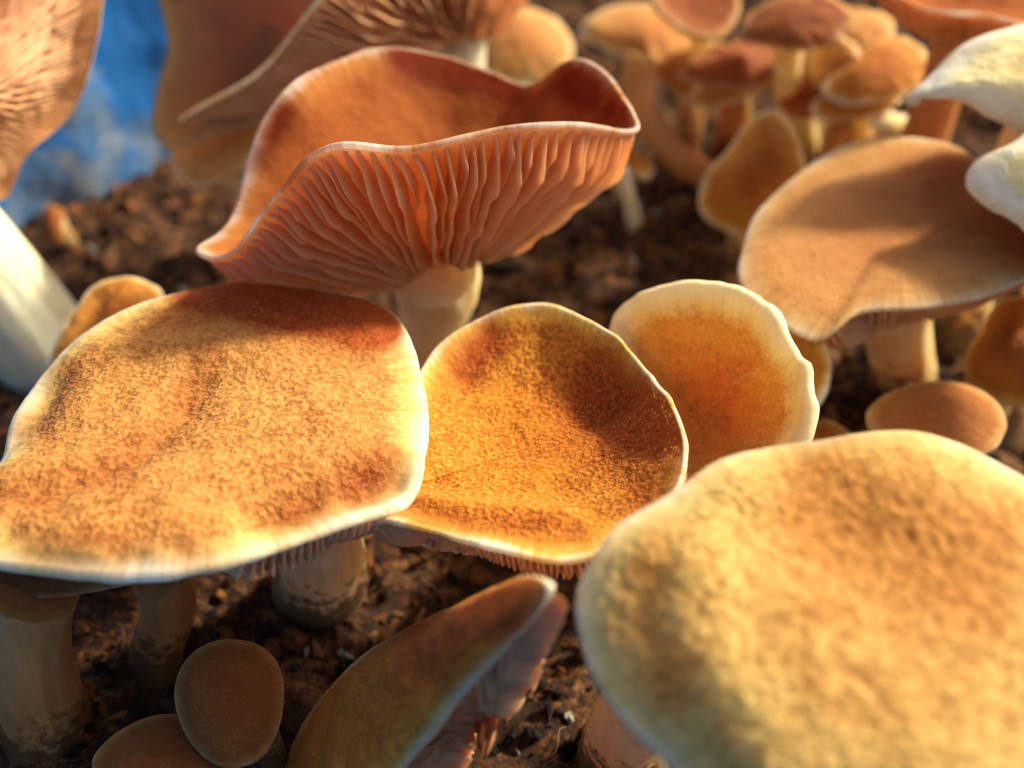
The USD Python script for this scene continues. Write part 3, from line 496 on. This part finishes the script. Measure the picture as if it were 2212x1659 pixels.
# thick stem at the left edge, its cap under the broad tan cap
b10 = at_z(110, 1600, 0)
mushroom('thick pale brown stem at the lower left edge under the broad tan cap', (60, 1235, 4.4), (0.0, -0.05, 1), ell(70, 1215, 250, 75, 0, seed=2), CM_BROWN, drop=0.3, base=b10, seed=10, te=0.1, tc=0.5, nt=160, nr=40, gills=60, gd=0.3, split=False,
         stem_pts=[at_z(70, 1270, 4.1), at_z(55, 1380, 2.9), at_z(80, 1500, 1.2), at_z(115, 1610, -0.4)], stem_rad=(0.75, 0.72, 0.75, 0.85), stem_mat=STEM_TAN)
b10b = at_z(330, 1420, 0)
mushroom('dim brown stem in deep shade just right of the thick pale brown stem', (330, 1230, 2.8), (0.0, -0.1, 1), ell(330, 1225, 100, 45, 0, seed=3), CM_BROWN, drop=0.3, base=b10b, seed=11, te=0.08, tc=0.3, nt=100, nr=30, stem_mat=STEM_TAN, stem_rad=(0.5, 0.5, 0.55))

# right, middle distance
rim11 = [(1600, 590, 0), (1612, 520, 0), (1632, 470, 0), (1685, 408, 0), (1760, 350, 0), (1850, 306, 0), (1950, 297, 0), (2060, 315, 0), (2150, 378, 0.05), (2230, 430, 0.1), (2310, 500, 0.1), (2300, 560, 0), (2215, 598, 0), (2130, 632, 0), (2050, 652, 0), (1980, 660, 0.05), (1905, 662, 0.1), (1855, 672, 0.05), (1810, 705, -.05), (1770, 728, -0.2), (1710, 705, -.1), (1640, 660, 0)]
mushroom('large beige cap at the right with a dark shadow across its back half', (1925, 500, 5.2), (-0.12, -0.06, 1), rim11, CM_BEIGE, drop=0.1, base=at_z(1950, 850, 0), seed=13, te=0.12, tc=0.7, nt=320, nr=70, p=2.0, bulge=0.1, gills=130, gd=1.0, gsteep=11, gjag=0.05, geven=True, gr0=0.2, wob=0.02, lump=0.10, rough=0.004, pig=[([(2060, 400), (2230, 480)], 1.3, 1.0)],  # dark stroke is mostly cast shadow painted into the skin
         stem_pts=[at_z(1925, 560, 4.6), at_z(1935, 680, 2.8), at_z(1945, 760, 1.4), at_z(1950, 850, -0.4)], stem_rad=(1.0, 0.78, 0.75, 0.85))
rim12 = [(1978, 205, 0), (2012, 206, 0.05), (2060, 206, .12), (2110, 212, 0.12), (2165, 236, 0), (2230, 268, -0.1), (2340, 305, -.15), (2480, 320, 0), (2620, 270, 0), (2640, 130, 0.1), (2540, 20, 0.1), (2420, -20, 0.1), (2300, 25, 0.1), (2200, 55, 0.1), (2120, 78, 0.05), (2065, 112, 0), (2018, 158, -.05)]
mushroom('glaring cream white cap with thick wavy lip at the right edge of the clump', (2310, 150, 7.9), (-0.05, -0.42, 1), rim12, CM_CREAM, drop=0.4, seed=14, te=0.46, tc=0.5, nt=260, nr=60, p=2.0, bulge=0.1, bottom=GILL_IN, wob=0.02, lump=0.12)
mushroom('white curled lobe of a pale cap below the glaring cream cap, at the right edge', (2400, 370, 7.2), (-0.15, -0.35, 1), [(2112, 385, -.1), (2130, 340, 0), (2190, 312, 0.1), (2265, 262, 0.1), (2400, 185, 0.1), (2620, 230, 0), (2680, 420, 0), (2560, 540, 0), (2350, 530, 0), (2212, 455, 0), (2150, 425, -.1)], CM_CREAM, drop=0.4, seed=34, te=0.42, tc=0.45, nt=200, nr=50, bottom=GILL_IN, wob=0.03, lump=0.12)
mushroom('small brown oval cap at the right above the big front cap', (2025, 900, 3.0), (0.05, -0.15, 1), [(2172, 905), (2160, 950), (2120, 980), (2060, 985), (1985, 975), (1915, 950), (1878, 915), (1885, 878), (1930, 845), (1990, 826), (2060, 826), (2125, 848), (2160, 878)], CM_RUST, drop=0.2, seed=15, te=0.12, tc=0.4, nt=180, nr=44, wob=0.012, rough=0.006, stem_rad=(0.4, 0.35, 0.4))
mushroom('orange-brown conical cap at the right edge beyond the small oval cap', (2200, 740, 3.6), (-0.25, -0.45, 0.75), [(2215, 640), (2160, 650), (2120, 710), (2085, 780), (2100, 840), (2160, 870), (2230, 880), (2300, 840), (2310, 740), (2270, 660)], CM_RUST, drop=0.9, seed=16, te=0.12, tc=0.4, nt=140, nr=40, stem_rad=(0.5, 0.45, 0.5))
mushroom('thin bright orange cap edge poking up behind the big front cap', (1775, 935, 2.0), (-0.1, -0.2, 1), ell(1775, 940, 65, 32, 8, seed=5), CM_ORANGE, drop=0.2, seed=17, te=0.1, tc=0.3, nt=100, nr=30, stem_rad=(0.25, 0.22, 0.25))

# left edge and the back
n14 = unit((-0.78, 0.30, 0.45))
rim14 = [(214, -40, 0), (208, 20, 0), (190, 110, 0), (152, 220, 0), (110, 272, 0), (60, 312, 0), (28, 378, 0.05), (10, 416, 0.1), (-60, 430, 0), (-180, 390, 0), (-300, 220, 0), (-330, 0, 0), (-220, -170, 0), (-20, -230, 0), (130, -160, 0)]
b14 = at_z(95, 800, 0)
mushroom('pinkish gills and white stem of a large mushroom leaning in from the left edge', (-170, 190, 8.3), n14, rim14, CM_BEIGE, drop=0.5, gr1=0.86, gjag=0.1, base=b14, seed=18, te=0.14, tc=0.7, nt=260, nr=60, gills=130, gd=0.13, gr0=0.2, stem_mat=STEM_WHITE, gwave=0.5,
         stem_pts=[at_z(-240, 290, 7.0), at_z(-105, 500, 4.0), at_z(15, 650, 1.9), at_z(110, 775, -0.4)], stem_rad=(1.0, 1.15, 1.25, 1.35))
mushroom('small tan folded cap wedged behind the upper left of the broad tan cap', (250, 660, 3.4), (0.1, -0.4, 0.8), [(352, 640), (330, 690), (250, 740), (150, 790), (110, 800), (120, 740), (160, 670), (200, 622), (260, 598), (318, 608)], CM_ORANGE, drop=0.25, seed=19, te=0.1, tc=0.4, nt=140, nr=40, stem_rad=(0.4, 0.35, 0.4), folds=[([(210, 640), (180, 720)], -0.2, 0.3)])
mushroom('tiny brown stub mushroom standing by the dirty foot of the blue sheet', (112, 470, 1.4), (0.0, -0.3, 0.9), ell(114, 485, 32, 42, 0, seed=6), CM_BROWN, drop=0.5, seed=20, te=0.08, tc=0.3, nt=80, nr=26, stem_rad=(0.3, 0.3, 0.35))

rim22 = [(388, 255, 9.8), (440, 222, 9.7), (500, 190, 9.7), (565, 145, 9.8), (625, 75, 10.0), (690, -5, 10.3), (760, -70, 10.8), (880, -110, 11.4), (1020, -120, 12.2), (1120, -100, 13.2), (1160, -130, 14.5), (1080, -170, 16.0), (900, -150, 16.5), (720, -20, 15.5), (620, 105, 13.8), (520, 190, 12.2), (430, 240, 10.8)]
c22 = at_y(985, 30, 13.2)
b22 = at_z(1000, 330, 0)
mushroom('pink-gilled mushroom behind the funnel mushroom, gills fanning out from a white stem', c22, (0.10, -0.25, 1), rim22, CM_BEIGE, mode='y', base=b22, seed=22, p=1.6, te=0.12, tc=0.6, nt=300, nr=60, gills=120, gd=0.55, gr0=0.15, stem_mat=STEM_WHITE,
         stem_pts=[c22 + (0, 0, -0.4), at_y(995, 110, 13.4), at_y(1000, 200, 13.4), b22 + (0, 0, -0.4)], stem_rad=(0.85, 0.7, 0.6, 0.8))
mushroom('smooth brown cap hanging between the blue sheet and the pink-gilled mushroom', (560, 90, 6.6), (-0.45, -0.62, 0.5), [(345, -60), (350, 30), (362, 100), (345, 170), (330, 240), (334, 290), (368, 322), (410, 312), (480, 290), (580, 250), (700, 180), (780, 60), (760, -60), (640, -140), (450, -140)], CM_DULL, drop=0.3, seed=23, te=0.14, tc=0.6, nt=220, nr=50, folds=[([(440, 210), (380, 300)], -0.15, 0.4)])
mushroom('orange-brown cap low behind the rim of the funnel mushroom, beside the blue sheet', (470, 320, 3.6), (-0.3, -0.5, 0.7), [(372, 320), (385, 375), (425, 402), (490, 378), (550, 330), (590, 270), (560, 220), (480, 230), (410, 270)], CM_BEIGE, drop=0.3, seed=24, te=0.12, tc=0.4, nt=140, nr=36, stem_rad=(0.5, 0.45, 0.5))
mushroom('rounded tan cap with pale lower right side, behind the funnel mushroom', (1125, 75, 3.6), (0.15, -0.5, 0.8), [(1236, 100), (1225, 145), (1180, 172), (1110, 175), (1050, 155), (1020, 110), (1022, 60), (1050, 25), (1110, 12), (1170, 25), (1215, 55)], CM_BEIGE, drop=0.6, seed=25, te=0.14, tc=0.5, nt=160, nr=40, stem_mat=STEM_WHITE)
mushroom('tan cap with downturned white edge on a curved brown stem, top middle right', (1390, 70, 4.2), (0.1, -0.45, 0.8), [(1512, 85), (1490, 130), (1445, 160), (1415, 182), (1385, 150), (1330, 110), (1275, 85), (1256, 62), (1290, 28), (1350, 10), (1430, 12), (1490, 40)], CM_BEIGE, drop=0.4, seed=26, te=0.2, tc=0.5, nt=180, nr=44, base=at_z(1560, 345, 0), stem_mat=STEM_TAN,
         stem_pts=[at_y(1385, 120, 15.6), at_y(1380, 220, 15.0), at_y(1425, 300, 14.4), at_z(1560, 350, -0.3)], stem_rad=(0.45, 0.42, 0.42, 0.5))
mushroom('dark red wavy cap with pale lip left of the yellow stems, top right', (1600, 130, 4.4), (-0.1, -0.35, 0.9), [(1690, 110), (1680, 150), (1640, 180), (1580, 190), (1520, 185), (1470, 170), (1500, 130), (1550, 100), (1610, 85), (1660, 90)], CM_MAROON, drop=0.2, seed=27, te=0.16, tc=0.4, nt=140, nr=36, wob=0.12, folds=[([(1500, 150), (1600, 130)], 0.25, 0.4)], gills=50, gd=0.3, split=False, stem_mat=STEM_TAN, base=at_z(1560, 330, 0), stem_rad=(0.45, 0.4, 0.45))
mushroom('dark maroon cap at the top edge above the yellow stems', (1715, 45, 6.0), (-0.1, -0.35, 0.9), [(1835, 40), (1800, 85), (1730, 105), (1650, 100), (1600, 80), (1610, 40), (1660, 5), (1740, -10), (1810, 5)], CM_MAROON, drop=0.3, seed=28, te=0.14, tc=0.4, nt=140, nr=36, wob=0.12, base=at_z(1740, 360, 0), stem_rad=(0.4, 0.38, 0.45), gills=50, gd=0.3, split=False)
mushroom('red-brown cap with a pale greenish rim at the top edge', (1520, 5, 5.4), (-0.1, -0.2, 1), [(1590, 0), (1578, 40), (1540, 75), (1500, 70), (1440, 30), (1420, -20), (1470, -60), (1550, -60)], CM_MAROON, drop=-0.2, seed=29, te=0.2, tc=0.4, nt=120, nr=32, stem_rad=(0.4, 0.35, 0.4))
mushroom('orange-brown cap with paler end leaning among the yellow stems, top right', (1900, 135, 4.8), (0.0, -0.4, 0.9), [(2004, 120), (2000, 170), (1960, 200), (1890, 215), (1820, 218), (1780, 200), (1800, 160), (1850, 115), (1910, 85), (1970, 85)], CM_ORANGE, drop=0.4, seed=30, te=0.14, tc=0.4, nt=140, nr=36, wob=0.08, base=at_z(1880, 350, 0), stem_rad=(0.42, 0.4, 0.45))
mushroom('bell-shaped orange cap standing left of the large beige cap', (1640, 360, 3.9), (-0.15, -0.75, 0.55), [(1735, 350), (1735, 430), (1690, 480), (1630, 515), (1580, 505), (1525, 470), (1510, 430), (1530, 370), (1575, 320), (1620, 260), (1670, 240), (1715, 280)], CM_ORANGE, drop=0.8, seed=31, te=0.12, tc=0.5, nt=180, nr=44, rough=0.008, stem_rad=(0.5, 0.45, 0.5), folds=[([(1690, 380), (1640, 460)], -0.15, 0.3)])
mushroom('tiny arched orange cap on a thin grey-green stalk, right of the funnel mushroom', (1355, 338, 2.2), (0.1, -0.15, 1), [(1412, 365), (1390, 382), (1360, 366), (1320, 352), (1295, 352), (1310, 330), (1350, 318), (1395, 335)], CM_ORANGE, drop=0.3, seed=32, te=0.12, tc=0.25, nt=90, nr=30, base=at_z(1375, 505, 0), stem_mat=STEM_WHITE,
         stem_pts=[at_y(1345, 365, 12.4), at_y(1360, 430, 12.6), at_z(1378, 510, -0.2)], stem_rad=(0.16, 0.2, 0.26))
mushroom('large reddish gilled cap at the top right corner on a tan stem', at_y(2080, -5, 12.6), (0.0, -0.15, 1), [(2330, 30, 11.5), (2240, 52, 10.6), (2120, 28, 10.2), (2000, 15, 10.3), (1920, -25, 10.8), (1880, -80, 12), (1920, -130, 14), (2080, -150, 15), (2250, -120, 14.5), (2360, -50, 13)], CM_RED, mode='y', base=at_z(2010, 290, 0), seed=33, p=1.8, te=0.12, tc=0.5, nt=200, nr=44, gills=90, gd=0.4, split=False, stem_mat=STEM_TAN,
         stem_pts=[at_y(2080, 15, 12.6), at_y(2060, 100, 12.6), at_y(2030, 200, 12.6), at_z(2010, 290, -0.4)], stem_rad=(0.75, 0.62, 0.58, 0.65))
mushroom('small tan cap with sunlit right edge tucked beside the maroon cap, top right', (1880, 58, 5.2), (0.2, -0.4, 0.9), [(1932, 60), (1920, 88), (1880, 104), (1838, 100), (1815, 75), (1838, 42), (1885, 24), (1920, 36)], CM_BEIGE, drop=0.3, seed=35, te=0.14, tc=0.35, nt=110, nr=30, base=at_z(1850, 300, 0), stem_rad=(0.3, 0.3, 0.35))
mushroom('small red-brown cap wedged low between the bell-shaped cap and the maroon caps', (1745, 205, 3.6), (-0.2, -0.5, 0.8), [(1800, 205), (1785, 240), (1740, 255), (1695, 240), (1680, 205), (1705, 170), (1755, 160), (1790, 175)], CM_RED, drop=0.35, seed=36, te=0.1, tc=0.35, nt=110, nr=30, base=at_z(1760, 350, 0), stem_rad=(0.3, 0.28, 0.32))
for k, (lab, cc, nn, a, b, rot, mm, sd, wb) in enumerate([
        ('wavy peach-brown cap squeezed under the dark red wavy cap, top right', (1585, 180, 3.7), (-0.35, -0.35, 0.85), 105, 38, -22, CM_BEIGE, 61, 0.20),
        ('flattened orange cap under the orange-brown cap with paler end', (1850, 222, 3.9), (0.15, -0.45, 0.85), 100, 34, -10, CM_ORANGE, 62, 0.14),
        ('small pale sliver of a cap just above the large beige cap', (1945, 272, 3.2), (0.2, -0.5, 0.8), 62, 26, 18, CM_CREAM, 63, 0.06),
        ('tilted peach cap facing left between the yellow stems', (1800, 135, 4.6), (-0.6, -0.4, 0.6), 52, 58, 30, CM_BEIGE, 64, 0.12),
        ('brown folded cap behind the cap with the downturned white edge', (1480, 165, 3.4), (-0.2, -0.5, 0.8), 70, 34, 15, CM_RUST, 65, 0.15)]):
    mushroom(lab, cc, nn, ell(cc[0], cc[1], a, b, rot, seed=sd), mm, drop=0.25, seed=sd, te=0.13, tc=0.3, nt=120, nr=32, wob=wb, stem_rad=(0.3, 0.27, 0.32), stem_mat=STEM_TAN)
# slender mushrooms of the cluster, caps above the frame or behind others
for k, (a, b, lab, mm) in enumerate([((1720, 95), (1715, 330), 'slender yellow stem in the top right clump, leftmost of its row', STEM_TAN), ((1775, 110), (1745, 350), 'slender yellow stem in the top right clump with lit right side', STEM_CREAM), ((1840, 60), (1770, 330), 'slender leaning cream stem behind the orange-brown cap', STEM_CREAM), ((1905, 215), (1870, 340), 'short yellow stem below the orange-brown cap with paler end', STEM_CREAM)]):
    yb = at_z(*b, 0)
    top = at_y(a[0], a[1], yb[1] + 0.3 + 0.4 * k)
    mushroom(lab, (a[0], a[1] - 25, top[2] + 0.2), (0.1, -0.2, 1), ell(a[0], a[1] - 20, 50, 24, 0, seed=20 + k), CM_ORANGE, drop=0.3, base=yb, seed=40 + k, te=0.1, tc=0.3, nt=90, nr=28, stem_pts=[top, (top + yb) / 2 + np.array([0.15, 0, 0]), yb + (0, 0, -0.3)], stem_rad=(0.3, 0.3, 0.36), stem_mat=mm)
